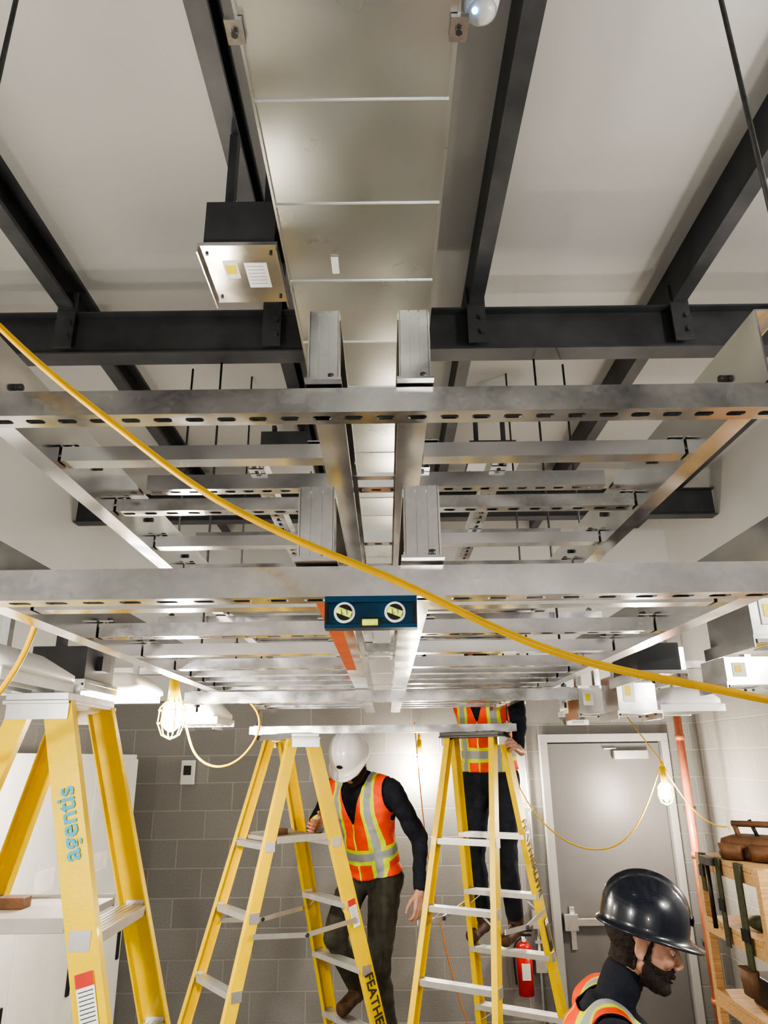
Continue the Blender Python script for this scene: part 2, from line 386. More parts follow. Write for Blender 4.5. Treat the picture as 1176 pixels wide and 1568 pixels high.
rack('cable_ladder_rack', .90, 4.2, H+.244, .100, [1.27+.30*i for i in range(4)]+[2.35+.165*i for i in range(11)], orange_reflection=True)

def trapeze(name, y, z, L=1.47, rx=.69, cx=-.02, top=ZC, double=False):
    e = empty(name, (cx, y, z)); mb = MB()
    mb.strut((-L/2, 0, 0), (L/2, 0, 0), 'galv2')
    for s in (-1, 1):
        if top:
            mb.cyl((s*rx, 0, -.03), (s*rx, 0, top-z), .0048, 'rod', seg=8)
        for zz in (-.012, .046): mb.cyl((s*rx, 0, zz), (s*rx, 0, zz+.010), .011, 'rod', seg=6, sm=False)
        mb.box(s*rx-.02, s*rx+.02, -.02, .02, -.004, -.001, 'galv')
        mb.box(s*rx-.02, s*rx+.02, -.02, .02, .0415, .0445, 'galv')
    mb.obj('strut_and_rods', e); return e
trapeze('trapeze_hanger', .985, H+.495, top=ZC)
trapeze('trapeze_hanger', .93, H+.199, rx=.715, top=H+.53)
trapeze('trapeze_hanger', 2.75, H+.199, top=H+1.66)
trapeze('trapeze_hanger', 2.80, H+.495, L=1.75, rx=.83, top=H+1.66)
trapeze('trapeze_hanger', 4.10, H+.130, top=H+.62)
trapeze('trapeze_hanger', 3.55, H+.495, L=1.6, rx=.72, top=ZC)
mb = MB()
for x in (-.33, -.13, .10, .30):
    mb.strut((x, 1.7, H+.71), (x, 3.3, H+.71), 'galv2')
for y in (1.75, 2.25, 3.2): mb.strut((-.62, y, H+.668), (.58, y, H+.668), 'galv')
br = empty('bracing_struts'); mb.obj('struts', br)

# ------------------------------------------------------------------ spirit level
lv = empty('spirit_level', (-.0185, .915, H+.157))
mb = MB(); w = .0595
mb.box(-w, w, -.011, .011, .0335, .0415, 'blue'); mb.box(-w, w, -.011, .011, 0, .005, 'blue')
mb.box(-w, w, -.007, .007, .005, .0335, 'blue'); mb.box(-w, -w+.004, -.0105, .0105, .004, .035, 'black'); mb.box(w-.004, w, -.0105, .0105, .004, .035, 'black')
for x in (-.034, .031):
    mb.cyl((x, -.0115, .020), (x, -.006, .020), .0135, 'wlabel', seg=28); mb.cyl((x, -.0125, .020), (x, -.011, .020), .0105, 'black', seg=28)
    mb.cyl((x-.009, -.0135, .0235), (x+.009, -.0135, .0165), .0042, 'vial'); mb.ell((x+.001, -.0165, .0205), (.003, .002, .002), 'wlabel')
    mb.box(x-.004, x-.0033, -.0182, -.0125, .016, .0235, 'black'); mb.box(x+.0033, x+.004, -.0182, -.0125, .016, .0235, 'black')
mb.box(-.014, .012, -.0112, -.006, .001, .013, 'black'); mb.cyl((-.011, -.0115, .007), (.009, -.0115, .007), .0042, 'vial')
mb.obj('level_body', lv, .0008)

# ------------------------------------------------------------------ cables
def rel(pts): return [(x, y, H+z) for x, y, z in pts]
tube('yellow_extension_cable', rel([(-1.5, .9, .99), (-.95, .8, .93), (-.70, .76, .74), (-.473, .75, .506), (-.380, .75, .424), (-.294, .75, .356), (-.213, .75, .290), (-.137, .75, .2475), (-.063, .75, .212), (.0085, .75, .1845),
     (.078, .75, .147), (.145, .75, .114), (.212, .75, .09), (.278, .75, .075), (.343, .75, .0625), (.392, .75, .05), (.6, .78, .02), (1.0, .9, .05), (1.6, 1.1, .25), (2.47, 1.3, .6)]), .0042, 'yel2')

# ------------------------------------------------------------------ step ladders
def cprof_h(w, d, t):
    return [(0, 0), (w, 0), (w, d), (w-t, d), (w-t, t), (t, t), (t, d), (0, d)]
def ladder(name, cx, cy, yaw, cap='alu', txt=None, tz=1.25, decal=None, Ht=2.33, shelf=None):
    e = empty(name, (cx, cy, 0), yaw)
    def fx(z): return .045+(Ht-z)*.272
    def hy(z, rear): return (.165 if not rear else .145)+(Ht-z)*.062
    mb = MB()
    for sec in (1, -1):
        for sy in (1, -1):
            t = V((sec*fx(Ht-.03), sy*hy(Ht, sec < 0), Ht-.03)); b = V((sec*fx(.0), sy*hy(0, sec < 0), .012))
            w = .078 if sec > 0 else .06
            prof = [(x-w/2, y) for x, y in cprof_h(w, .03, .005)]
            mb.sweep([(x, -sy*y) for x, y in prof], b, t, (0, 1, 0), 'yel')
            mb.box(b.x-.045, b.x+.045, b.y-sy*.017-.024, b.y-sy*.017+.024, 0, .03, 'black')
    mb.obj('rails', e, .001)
    mb = MB()
    for sec in (1, -1):
        for i in range(1, 7):
            z = .3*i
            h = hy(z, sec < 0)-.006; d = .078 if sec > 0 else .055
            x = sec*fx(z)
            mb.box(x-d/2, x+d/2, -h, h, z-.004, z, 'alu')
            mb.box(x-d/2, x-d/2+.003, -h, h, z-.026, z-.004, 'alu'); mb.box(x+d/2-.003, x+d/2, -h, h, z-.026, z-.004, 'alu')
            for k in range(5): mb.box(x-d/2+.008+k*d*.18, x-d/2+.011+k*d*.18, -h, h, z, z+.0015, 'alu')
            for sy in (1, -1):
                mb.box(x-.026, x+.026, sy*h-.002*sy, sy*(h+.009), z-.035, z+.01, 'alu')
                if i in (1, 2, 3, 5):
                    mb.sweep([(-.008, -.002), (.008, -.002), (.008, .002), (-.008, .002)], (x, sy*h*.99, z-.09), (x, sy*h*.55, z-.02), (0, 0, 1), 'alu')
    z = 1.42
    for sy in (1, -1):
        y = sy*(hy(z, False)+.010)
        for a, b in (((fx(z), y, z), (0, y, z-.03)), ((0, y, z-.03), (-fx(z), y, z))):
            mb.sweep([(-.0025, -.011), (.0025, -.011), (.0025, .011), (-.0025, .011)], a, b, (0, 0, 1), 'alu')
        mb.cyl((0, y-.01, z-.03), (0, y+.01, z-.03), .01, 'rod')
    for sy in (1, -1):
        mb.box(-.08, .09, sy*.168, sy*.174, Ht-.07, Ht-.02, 'alu')
    mb.obj('steps_and_spreaders', e)
    if shelf:
        mb = MB(); mb.box(shelf[0], shelf[1], -.17, .17, 1.802, 1.822, 'shelf'); mb.box(shelf[0], shelf[1], -.175, -.17, 1.798, 1.832, 'shelf'); mb.box(shelf[0], shelf[1], .17, .175, 1.798, 1.832, 'shelf')
        mb.cyl((shelf[0]+.05, -.05, 1.822), (shelf[0]+.05, -.05, 1.86), .02, 'wood'); mb.box(shelf[0]+.08, shelf[0]+.16, .0, .05, 1.822, 1.85, 'leather')
        mb.obj('tool_shelf', e, .003)
    mb = MB()
    mb.box(-.085, .085, -.175, .175, Ht-.02, Ht, cap); mb.box(-.09, .09, -.18, .18, Ht-.03, Ht-.02, cap)
    for k in range(-3, 4): mb.box(-.075, .075, k*.045-.004, k*.045+.004, Ht, Ht+.003, cap)
    mb.obj('top_cap', e, .004)
    def railM(z, sy, sec, flip=1):
        t = V((sec*fx(Ht), sy*hy(Ht, sec < 0), Ht)); b = V((sec*fx(0), sy*hy(0, sec < 0), 0))
        d = (t-b).normalized(); n = V((0, sy, 0)); n = (n-d*n.dot(d)).normalized()
        p = b+(t-b)*(z/Ht)
        X = (-d)*flip; Z = n; Y = Z.cross(X)
        m = Matrix((X, Y, Z)).transposed().to_4x4(); m.translation = p+n*.003
        return m
    if txt: text('rail_lettering', txt, .068, 'blabel', railM(tz, -1, 1), e)
    if decal: text('rail_decal', decal, .066, 'cyan', railM(2.05, -1, 1, -1), e)
    mb = MB()
    for z, hh, c, c2 in ((1.66 if decal else 1.45, .13, 'wlabel', 'rlabel'), (1.50 if decal else 1.30, .16, 'blabel', 'wlabel')):
        if txt and abs(z-tz) < .36: continue
        mb.X = railM(z, -1, 1); mb.box(-hh/2, hh/2, -.022, .022, 0, .0012, c); mb.box(-hh/2, -hh/2+.03, -.022, .022, .0012, .002, c2)
        for k in range(9): mb.box(-hh/2+.038+k*.009, -hh/2+.040+k*.009, -.018, .018, .0012, .0016, 'blabel' if c == 'wlabel' else 'frame')
    mb.X = Matrix.Identity(4)
    mb.obj('rail_labels', e)
    return e
ladder('step_ladder', -.955, 2.17, 0, decal='agentis', Ht=2.38, shelf=(-.20, .15))
ladder('step_ladder', -.54, 4.12, math.radians(36.9), txt='FEATHERLITE', tz=.98, shelf=(-.15, .15))
ladder('step_ladder', .49, 4.16, math.radians(60), cap='black', txt='FEATHERLITE', tz=1.68)

# ------------------------------------------------------------------ people
def remesh(mb, voxel, it=4, name='m'):
    bmesh.ops.recalc_face_normals(mb.bm, faces=mb.bm.faces)
    me = bpy.data.meshes.new('tmp'); mb.bm.to_mesh(me); mb.bm.free()
    o = bpy.data.objects.new('tmp', me); COL.objects.link(o)
    r = o.modifiers.new('r', 'REMESH'); r.mode = 'VOXEL'; r.voxel_size = voxel; r.use_smooth_shade = True
    if it:
        s = o.modifiers.new('s', 'SMOOTH'); s.iterations = it; s.factor = .5
    dg = bpy.context.evaluated_depsgraph_get(); dg.update()
    out = bpy.data.meshes.new_from_object(o.evaluated_get(dg)); out.name = name
    bpy.data.objects.remove(o); bpy.data.meshes.remove(me)
    out.materials.clear()
    return out
def arr(me):
    n = len(me.vertices); co = np.empty(n*3); me.vertices.foreach_get('co', co); co = co.reshape(-1, 3)
    no = np.empty(n*3); me.vertices.foreach_get('normal', no); return co, no.reshape(-1, 3)
def capd(P, a, ra, b, rb):
    a = np.array(a); b = np.array(b); ab = b-a; t = np.clip(((P-a)@ab)/max(1e-9, ab@ab), 0, 1)
    return np.linalg.norm(P-(a+t[:, None]*ab), axis=1)-(ra+(rb-ra)*t)
def fcenters(me):
    n = len(me.polygons); c = np.empty(n*3); me.polygons.foreach_get('center', c); return c.reshape(-1, 3)
def shell_from(me, keep, off, name, m, attr=None, thick=.004, rough=0):
    co, no = arr(me); bm = bmesh.new(); mp = {}; idx = []
    for fi in np.nonzero(keep)[0]:
        vs = []
        for v in me.polygons[int(fi)].vertices:
            if v not in mp:
                p = V(co[v])+V(no[v])*(off+(rough*noise.noise(V(co[v])*90) if rough else 0)); mp[v] = bm.verts.new(p); idx.append(v)
            vs.append(mp[v])
        try: f = bm.faces.new(vs); f.smooth = True
        except ValueError: pass
    bm.verts.ensure_lookup_table()
    for _ in range(8):
        nw = {}
        for v in bm.verts:
            be = [e for e in v.link_edges if e.is_boundary]
            if len(be) == 2:
                nw[v] = v.co*.5+(be[0].other_vert(v).co+be[1].other_vert(v).co)*.25
        for v, p in nw.items(): v.co = p
    out = bpy.data.meshes.new(name); bm.to_mesh(out); bm.free(); out.materials.append(M[m])
    if attr is not None:
        at = out.attributes.new('vc', 'FLOAT_VECTOR', 'POINT'); at.data.foreach_set('vector', attr[idx].astype(np.float32).ravel())
    o = bpy.data.objects.new(name, out); COL.objects.link(o)
    s = o.modifiers.new('s', 'SOLIDIFY'); s.thickness = thick; s.offset = 1
    return o

def hand(parent, name, wrist, d, thumb, curl=.5, vox=.0035):
    d = V(d).normalized(); x = V(thumb); x = (x-d*x.dot(d)).normalized(); z = x.cross(d)
    R = Matrix((x, d, z)).transposed().to_4x4(); R.translation = V(wrist)
    mb = MB(); mb.X = R
    ln = [.070, .078, .073, .058]
    for i in range(4):
        px = .030-.020*i; ky = .092-.004*abs(i-1)
        mb.cap((px*.55, .0, 0), .016, (px, ky, 0), .0115)
        p = V((px, ky, 0)); a = curl*.6; L = ln[i]
        for k, fr in enumerate((.45, .31, .24)):
            q = p+V((px*.05, math.cos(a), -math.sin(a)))*L*fr
            mb.cap(p, .0092-.0008*k, q, .0088-.0010*k); p = q; a += curl*(.9+.12*i)
    mb.ell((.0, .05, -.004), (.036, .045, .015), 'skin')
    p = V((.026, .022, -.006)); a = .75
    for L, r in ((.040, .013), (.032, .0105), (.026, .009)):
        q = p+V((math.sin(a), math.cos(a), -.35*curl))*L; mb.cap(p, r, q, r*.9); p = q; a -= .28
    mb.cap((0, -.05, 0), .025, (0, .01, 0), .024)
    me = remesh(mb, vox, 2, name); me.materials.append(M['skin'])
    o = bpy.data.objects.new(name, me); COL.objects.link(o); o.parent = parent
    return o

def hat(parent, mw, m, brimf=.034):
    bm = bmesh.new(); nphi = 72; rows = []
    a, b, h = .106, .127, .130
    def col(th, ph, ex=0, dz=0):
        x = math.sin(ph); y = math.cos(ph)
        s = math.sin(th); c = math.cos(th)
        X = x*s*a; Y = y*s*b; Z = (c**.82)*h if c > 0 else 0
        if s > .02:
            rid = math.exp(-(X/.012)**2)*.010+math.exp(-((abs(X)-.042)/.009)**2)*.005
            rid *= min(1, max(0, (c-.12)*3))
            Z += rid*c; k = 1+rid*.6/.13; Y *= k
        f = max(0, y)**2
        e = ex*(.30+f*1.0)
        X += x*e*.8; Y += y*e; Z += dz-(.010*f if ex else 0)
        return (X, Y, Z)
    for j in range(0, 17):
        th = (math.pi/2)*j/16
        rows.append([bm.verts.new(col(th, 2*math.pi*i/nphi)) for i in range(nphi)] if j else None)
    top = bm.verts.new((0, 0, h+.01)); rows = rows[1:]
    rows.append([bm.verts.new(col(math.pi/2, 2*math.pi*i/nphi, .0, -.012)) for i in range(nphi)])
    rows.append([bm.verts.new(col(math.pi/2, 2*math.pi*i/nphi, brimf*.5, -.018)) for i in range(nphi)])
    rows.append([bm.verts.new(col(math.pi/2, 2*math.pi*i/nphi, brimf, -.022)) for i in range(nphi)])
    rows.append([bm.verts.new(col(math.pi/2, 2*math.pi*i/nphi, brimf, -.028)) for i in range(nphi)])
    for i in range(nphi):
        k = (i+1) % nphi; f = bm.faces.new([top, rows[0][i], rows[0][k]]); f.smooth = True
        for j in range(len(rows)-1):
            f = bm.faces.new([rows[j][i], rows[j+1][i], rows[j+1][k], rows[j][k]]); f.smooth = True
    bmesh.ops.recalc_face_normals(bm, faces=bm.faces)
    me = bpy.data.meshes.new('hard_hat_shell'); bm.to_mesh(me); bm.free(); me.materials.append(M[m])
    o = bpy.data.objects.new('hard_hat_shell', me); COL.objects.link(o); o.parent = parent; o.matrix_local = mw
    s = o.modifiers.new('s', 'SOLIDIFY'); s.thickness = .003; s.offset = -1
    mb = MB(); mb.loft([((0, 0, -.03), (1, 0, 0), (0, 1, 0), .083, .103), ((0, 0, .0), (1, 0, 0), (0, 1, 0), .083, .103)], 'black', 32, 2)
    mb.ell((0, .130, .035), (.018, .004, .014), 'black')
    o2 = mb.obj('hat_band', parent); o2.matrix_local = mw
    return o

def head(parent, pos, R, hatm, beard=True, vox=.0036):
    mw = R.to_4x4(); mw.translation = V(pos)
    mb = MB()
    mb.ell((0, -.014, .035), (.075, .094, .088), 'skin', nu=28, nv=18)
    mb.ell((0, .020, -.015), (.066, .070, .080), 'skin', nu=28, nv=18)
    mb.ell((0, .030, -.050), (.052, .058, .055), 'skin', nu=28, nv=18)
    mb.ell((0, .058, -.090), (.032, .028, .022), 'skin')
    mb.ell((0, .076, -.098), (.019, .015, .015), 'skin')
    for s in (-1, 1):
        mb.cap((s*.058, .0, -.052), .017, (s*.026, .062, -.092), .016)
        mb.ell((s*.038, .068, -.020), (.022, .020, .020), 'skin')
        mb.cap((s*.016, .084, .024), .009, (s*.046, .070, .022), .008)
        mb.ell((s*.012, .100, -.036), (.008, .010, .007), 'skin')
        mb.ell((s*.075, -.010, -.006), (.007, .019, .031), 'skin', Matrix.Rotation(.25*s, 3, 'Z'))
        mb.ell((s*.082, -.016, .010), (.006, .016, .016), 'skin', Matrix.Rotation(.5*s, 3, 'Z'))
        mb.ell((s*.078, -.006, -.030), (.006, .009, .010), 'skin')
    mb.cap((0, .084, .016), .008, (0, .110, -.026), .0100); mb.cap((0, .086, -.03), .011, (0, .108, -.032), .0095)
    mb.ell((0, .091, -.058), (.024, .009, .0055), 'skin'); mb.ell((0, .089, -.069), (.020, .009, .006), 'skin')
    Ri = R.inverted(); dn = Ri @ V((0, -.05, -.11))
    mb.cap((0, -.025, -.03), .050, V((0, -.025, -.04))+dn*.6, .050)
    me = remesh(mb, vox, 3, 'head'); me.materials.append(M['skin'])
    o = bpy.data.objects.new('head', me); COL.objects.link(o); o.parent = parent; o.matrix_local = mw
    c = fcenters(me); x, y, z = c[:, 0], c[:, 1], c[:, 2]
    nosemask = (np.abs(x) < .02) & (y > .085) & (z > -.046)
    ear = (np.abs(x) > .069) & (y > -.036) & (y < .014) & (z < .035) & (z > -.045)
    hairk = ((y < -.012) & (z > -.070) & (z < .06)) | ((z > .03) & (y < .03) & (z < .06)) | ((np.abs(x) > .05) & (y < .004) & (z > -.03) & (z < .06))
    hairk &= ~ear
    hs = shell_from(me, hairk, .002, 'hair', 'hair', thick=.005, rough=.003); hs.parent = parent; hs.matrix_local = mw
    if beard:
        line = -.028-.30*np.clip(y-.0, 0, .06)
        bk = (y > .004) & (z < line) & (z > -.125) & ~nosemask & ~((np.abs(x) < .019) & (z < -.054) & (z > -.072) & (y > .08)) & ~ear
        bk |= (np.abs(x) > .055) & (y > .002) & (y < .020) & (z < .03) & (z > -.06) & ~ear
        bs = shell_from(me, bk, .001, 'beard', 'hair', thick=.006, rough=.003); bs.parent = parent; bs.matrix_local = mw
    mb = MB()
    for s in (-1, 1):
        mb.ell((s*.031, .0745, .001), .0110, 'eye'); mb.ell((s*.031, .0838, -.0015), (.0045, .003, .0045), 'black')
        mb.ell((s*.031, .0755, .0062), (.0135, .0122, .0085), 'skin'); mb.ell((s*.031, .0745, -.009), (.0130, .0115, .0055), 'skin')
        mb.cap((s*.020, .092, .026), .0035, (s*.048, .078, .027), .003, 'hair')
    o2 = mb.obj('eyes', parent); o2.matrix_local = mw
    hm = mw @ Matrix.Translation((0, -.006, .052)) @ Matrix.Rotation(math.radians(4), 4, 'X')
    hat(parent, hm, hatm)

def person(base, yaw, J, headR, hatm, pants, beard=True, vox=.009, hem=-.04):
    e = empty('construction_worker', base, yaw-math.pi/2)
    J = {k: V(v) for k, v in J.items()}
    pel, ch, nk = J['pelvis'], J['chest'], J['neck']
    lat = (J['sr']-J['sl']).normalized(); plat = (J['hr']-J['hl']).normalized()
    mb = MB(); prims = []
    T = [(-.07, .14, .10), (0, .168, .118), (.10, .160, .112), (.20, .152, .108), (.30, .168, .118), (.38, .185, .122), (.45, .175, .110), (.50, .120, .090), (.54, .075, .07)]
    sp = (ch-pel).normalized(); mid = (pel+ch)/2-J.get('bend', V((0, 0, 0))); K = (ch-pel).length/.5
    def spine(t):
        f = t/.50
        if f <= 0: return pel+sp*t*K
        if f <= 1: return pel*(1-f)**2+mid*2*f*(1-f)+ch*f*f
        return ch+(nk-ch).normalized()*(t-.5)
    rings = []
    for t, hw, hd in T:
        c = spine(t); tg = (spine(t+.02)-spine(t-.02)).normalized(); f = max(0, min(1, t/.45)); ax = (plat*(1-f)+lat*f); ax = (ax-tg*ax.dot(tg)).normalized()
        fx = tg.cross(ax).normalized(); rings.append((c, ax, fx, hw, hd))
    mb.loft(rings, 'navy')
    def lim(lbl, a, ra, b, rb):
        mb.cap(a, ra, b, rb, 'navy'); prims.append((lbl, tuple(a), ra, tuple(b), rb))
    def chestside(s): return spine(.42)+lat*s*.11
    lim('torso', pel, .14, spine(.25), .13); lim('torso', spine(.25), .12, spine(.42), .13)
    for s, k in ((-1, 'l'), (1, 'r')):
        sh, el, wr = J['s'+k], J['e'+k], J['w'+k]
        lim('torso', chestside(s), .085, sh-(sh-chestside(s)).normalized()*.02, .068)
        lim('torso', spine(.505), .058, sh-(sh-spine(.5))*.18+V((0, 0, .012)), .048)
        lim('arm', sh, .064, el, .050); lim('arm', el, .050, wr-(wr-el).normalized()*.02, .034)
        hp, kn, an = J['h'+k], J['k'+k], J['a'+k]
        lim('leg', hp, .098, kn, .068); lim('leg', kn, .066, an+(kn-an).normalized()*.05, .052)
        toe = J['t'+k]; heel = an-(toe-an).normalized()*.03
        lim('foot', an+V((0, 0, .04)), .048, an-V((0, 0, .03)), .045); lim('foot', heel-V((0, 0, .035)), .040, toe, .037)
    lim('neck', spine(.50), .062, nk+(nk-ch).normalized()*.03, .056)
    me = remesh(mb, vox, 5, 'body')
    co, no = arr(me)
    names = ['torso', 'arm', 'leg', 'foot', 'neck']; mats = ['navy', 'navy', pants, 'boot', 'navy']
    jts = np.array([tuple(J[k]) for k in ('el', 'er', 'kl', 'kr', 'hl', 'hr', 'sl', 'sr')])
    dj = np.min(np.linalg.norm(co[:, None, :]-jts[None], axis=2), axis=1)
    feet = np.minimum(np.linalg.norm(co-np.array(J['al']), axis=1), np.linalg.norm(co-np.array(J['ar']), axis=1))
    amp = .0055+.006*np.exp(-(dj/.10)**2); amp *= np.clip((feet-.06)/.1, .15, 1)
    d = np.array([noise.fractal(V((p[0]*11, p[1]*11, p[2]*17)), 1.0, 2.0, 2)+.6*(1-2*abs(noise.noise(V((p[0]*9+3, p[1]*9, p[2]*15))))) -.3 for p in co])
    co2 = co+no*(d*amp)[:, None]
    me.vertices.foreach_set('co', co2.ravel()); me.update()
    for mname in mats: me.materials.append(M[mname])
    C = fcenters(me); D = np.full((len(C), 5), 9.)
    for l, a, ra, b, rb in prims:
        i = names.index(l); D[:, i] = np.minimum(D[:, i], capd(C, a, ra, b, rb))
    lab = D.argmin(1)
    upn = np.array(sp); tt = (C-np.array(pel))@upn
    lab2 = lab.copy(); lab2[(lab == 0) & (tt < .02)] = 2
    me.polygons.foreach_set('material_index', lab2.astype(np.int32)); me.update()
    o = bpy.data.objects.new('body', me); COL.objects.link(o); o.parent = e
    tc = (C-np.array(pel))@upn; la = (C-np.array(spine(.3)))@np.array(lat); fr = (C-np.array(spine(.42)))@np.array(sp.cross(lat))
    L = (ch-pel).length
    keep = ((lab == 0) | ((lab == 2) & (tc > hem))) & (tc > hem) & (np.abs(la) < .185)
    keep |= (lab == 1) & (np.abs(la) < .185) & (tc > L-.16)
    vn = (fr > .0) & (tc > L-.20) & (np.abs(la) < (tc-(L-.20))*.33)
    keep &= ~vn
    keep &= ~((np.abs(la) < .075) & (tc > L+.018))
    A = np.stack([(co-np.array(spine(.3)))@np.array(lat), (co-np.array(spine(.3)))@np.array(sp.cross(lat)), (co-np.array(pel))@upn], 1)
    v = shell_from(me, keep, .010, 'safety_vest', 'vest', attr=A, thick=.003); v.parent = e
    for s, k in ((-1, 'l'), (1, 'r')):
        wr, el = J['w'+k], J['e'+k]; hd = J.get('hd'+k, wr-el); th = J.get('th'+k, V((-s*.3, 1, 0)))
        hand(e, 'hand_'+k, wr, hd, th, J['curl'+k].x if 'curl'+k in J else .55)
        mb = MB(); mb.cyl(wr-(wr-el).normalized()*.05, wr-(wr-el).normalized()*.012, .037, 'navy', .034, 20); mb.obj('cuff_'+k, e, .003)
    head(e, J['head'], headR, hatm, beard)
    return e

def hr(pitch, yaw, roll=0):
    return (Matrix.Rotation(math.radians(yaw), 3, 'Z') @ Matrix.Rotation(math.radians(roll), 3, 'Y') @ Matrix.Rotation(math.radians(pitch), 3, 'X'))

# worker on the floor, foreground right (local: x right, y forward, z up)
person((.62, 2.40, 0), math.radians(-8), dict(
    pelvis=(0, -.03, .98), chest=(0, .01, 1.49), neck=(0, .045, 1.57), head=(0, .125, 1.685),
    sl=(-.195, .0, 1.48), sr=(.195, -.01, 1.48), el=(-.25, .05, 1.18), er=(.25, .05, 1.18), wl=(-.17, .27, 1.10), wr=(.17, .27, 1.10),
    hl=(-.09, -.03, .95), hr=(.09, -.03, .95), kl=(-.11, .0, .50), kr=(.11, .0, .50), al=(-.12, -.05, .10), ar=(.12, -.05, .10),
    tl=(-.14, .13, .042), tr=(.14, .13, .042), thl=(.5, .2, 1), thr=(-.5, .2, 1)),
    hr(-18, -6), 'hatb', 'dpants', vox=.007)

# worker on the middle ladder
fy = math.radians(244)
bx, by = -.145, 4.49
person((bx, by, .9), fy, dict(
    pelvis=(0, -.10, .70), chest=(-.02, .06, 1.16), neck=(-.02, .12, 1.22), head=(-.04, .22, 1.285),
    sl=(-.215, .06, 1.13), sr=(.175, .03, 1.13), el=(-.33, -.06, .87), wl=(-.35, .0, .61), er=(.27, .10, .90), wr=(.12, .30, .965),
    hl=(-.10, -.10, .66), hr=(.09, -.10, .66), kl=(-.14, .10, .26), kr=(.11, .12, .38), al=(-.12, -.10, -.20), ar=(.07, -.06, .10),
    tl=(-.13, .06, -.255), tr=(.07, .10, .042), thl=(.4, 1, 0), thr=(-.5, .1, .8), hdl=(0, .15, -1), hdr=(-.5, 1, -.15)),
    hr(-50, 4), 'hatw', 'pants', hem=.0, vox=.008)

# worker on the right-hand ladder
fy = math.radians(240)
person((.60, 4.60, 1.2), fy, dict(
    pelvis=(0, -.06, .90), chest=(0, -.02, 1.40), neck=(0, .0, 1.48), head=(0, .05, 1.65),
    sl=(-.195, -.02, 1.39), sr=(.195, -.02, 1.39), el=(-.28, .14, 1.22), wl=(-.32, .28, 1.04), er=(.30, .20, 1.42), wr=(.24, .36, 1.60),
    hl=(-.09, -.06, .87), hr=(.09, -.06, .87), kl=(-.10, .0, .48), kr=(.10, .0, .48), al=(-.10, -.08, .10), ar=(.10, -.08, .10),
    tl=(-.10, .09, .042), tr=(.10, .09, .042), thl=(.5, .5, 1), thr=(-.5, .2, 1), curll=(.9, 0, 0), curlr=(.9, 0, 0), hdl=(0, 1, .3)),
    hr(5, 0), 'hatw', 'dpants', hem=.02)

# ------------------------------------------------------------------ back wall: door etc.
d = empty('door_1', (1.715, YB, 0)); mb = MB()
mb.box(-.445, .445, -.045, -.01, .01, 2.29, 'grey')
mb.obj('leaf', d, .002)
mb = MB()
for x0, x1 in ((-.505, -.45), (.45, .505)): mb.box(x0, x1, -.10, -.021, 0, 2.299, 'frame')
for x0, x1 in ((-.449, -.446), (.446, .449)): mb.box(x0, x1, -.03, -.021, 0, 2.29, 'frame')
mb.box(-.505, .505, -.10, -.021, 2.30, 2.36, 'frame'); mb.obj('frame', d)
mb = MB(); mb.box(.07, .34, -.10, -.046, 2.17, 2.235, 'alu'); mb.box(.0, .1, -.075, -.05, 2.245, 2.255, 'alu')
mb.box(-.40, .20, -.10, -.075, 1.02, 1.07, 'alu'); mb.box(-.43, -.33, -.11, -.046, .99, 1.10, 'alu'); mb.box(.17, .23, -.10, -.046, 1.01, 1.08, 'alu')
mb.box(-.38, -.34, -.06, -.046, .86, 1.14, 'alu'); mb.obj('hardware', d, .004)
mb = MB(); mb.box(1.45, 1.62, 5.93, 5.98, 2.43, 2.47, 'white'); mb.box(1.49, 1.58, 5.925, 5.93, 2.44, 2.46, 'frame'); mb.obj('door_sensor')

fe = empty('fire_extinguisher', (.97, YB-.12, .60)); fe.scale = (.85, .85, .85); mb = MB()
mb.cyl((0, 0, 0), (0, 0, .34), .065, 'red', seg=28); mb.ell((0, 0, .34), (.065, .065, .05), 'red'); mb.cyl((0, 0, .38), (0, 0, .43), .018, 'alu')
mb.box(-.02, .07, -.01, .01, .43, .445, 'black'); mb.box(-.02, .08, -.01, .01, .465, .478, 'black'); mb.cyl((0, -.02, .41), (0, -.035, .41), .018, 'wlabel')
mb.box(-.035, .035, -.0685, -.055, .12, .24, 'wlabel')
mb.box(-.03, .03, .066, .138, .1, .35, 'black'); mb.obj('cylinder', fe)
tube('hose', [(.02, 0, .42), (-.07, -.01, .42), (-.1, -.02, .3), (-.085, -.02, .15), (-.08, -.02, .08)], .008, 'black', fe)

mb = MB(); mb.cyl((2.2, 5.6, .0), (2.2, 5.6, 2.62), .028, 'copper', seg=20)
for z in (.6, 1.5, 2.3): mb.cyl((2.2, 5.6, z), (2.2, 5.6, z+.04), .034, 'copper', seg=20)
mb.cyl((2.2, 5.6, 2.6), (2.2, 5.98, 2.6), .028, 'copper'); mb.obj('copper_riser_pipe')
mb = MB(); mb.cyl((2.33, 5.95, 0), (2.33, 5.95, 3.6), .013, 'alu'); mb.cyl((1.10, 5.97, 0), (1.10, 5.97, 3.4), .013, 'alu')
for z in (.9, 1.8, 2.6):
    mb.box(2.30, 2.36, 5.93, 5.98, z, z+.02, 'alu'); mb.box(1.07, 1.13, 5.955, 5.98, z, z+.02, 'alu')
mb.box(1.06, 1.14, 5.93, 5.98, 1.0, 1.12, 'alu'); mb.box(1.06, 1.14, 5.93, 5.98, .72, .84, 'alu')
mb.obj('wall_conduit')

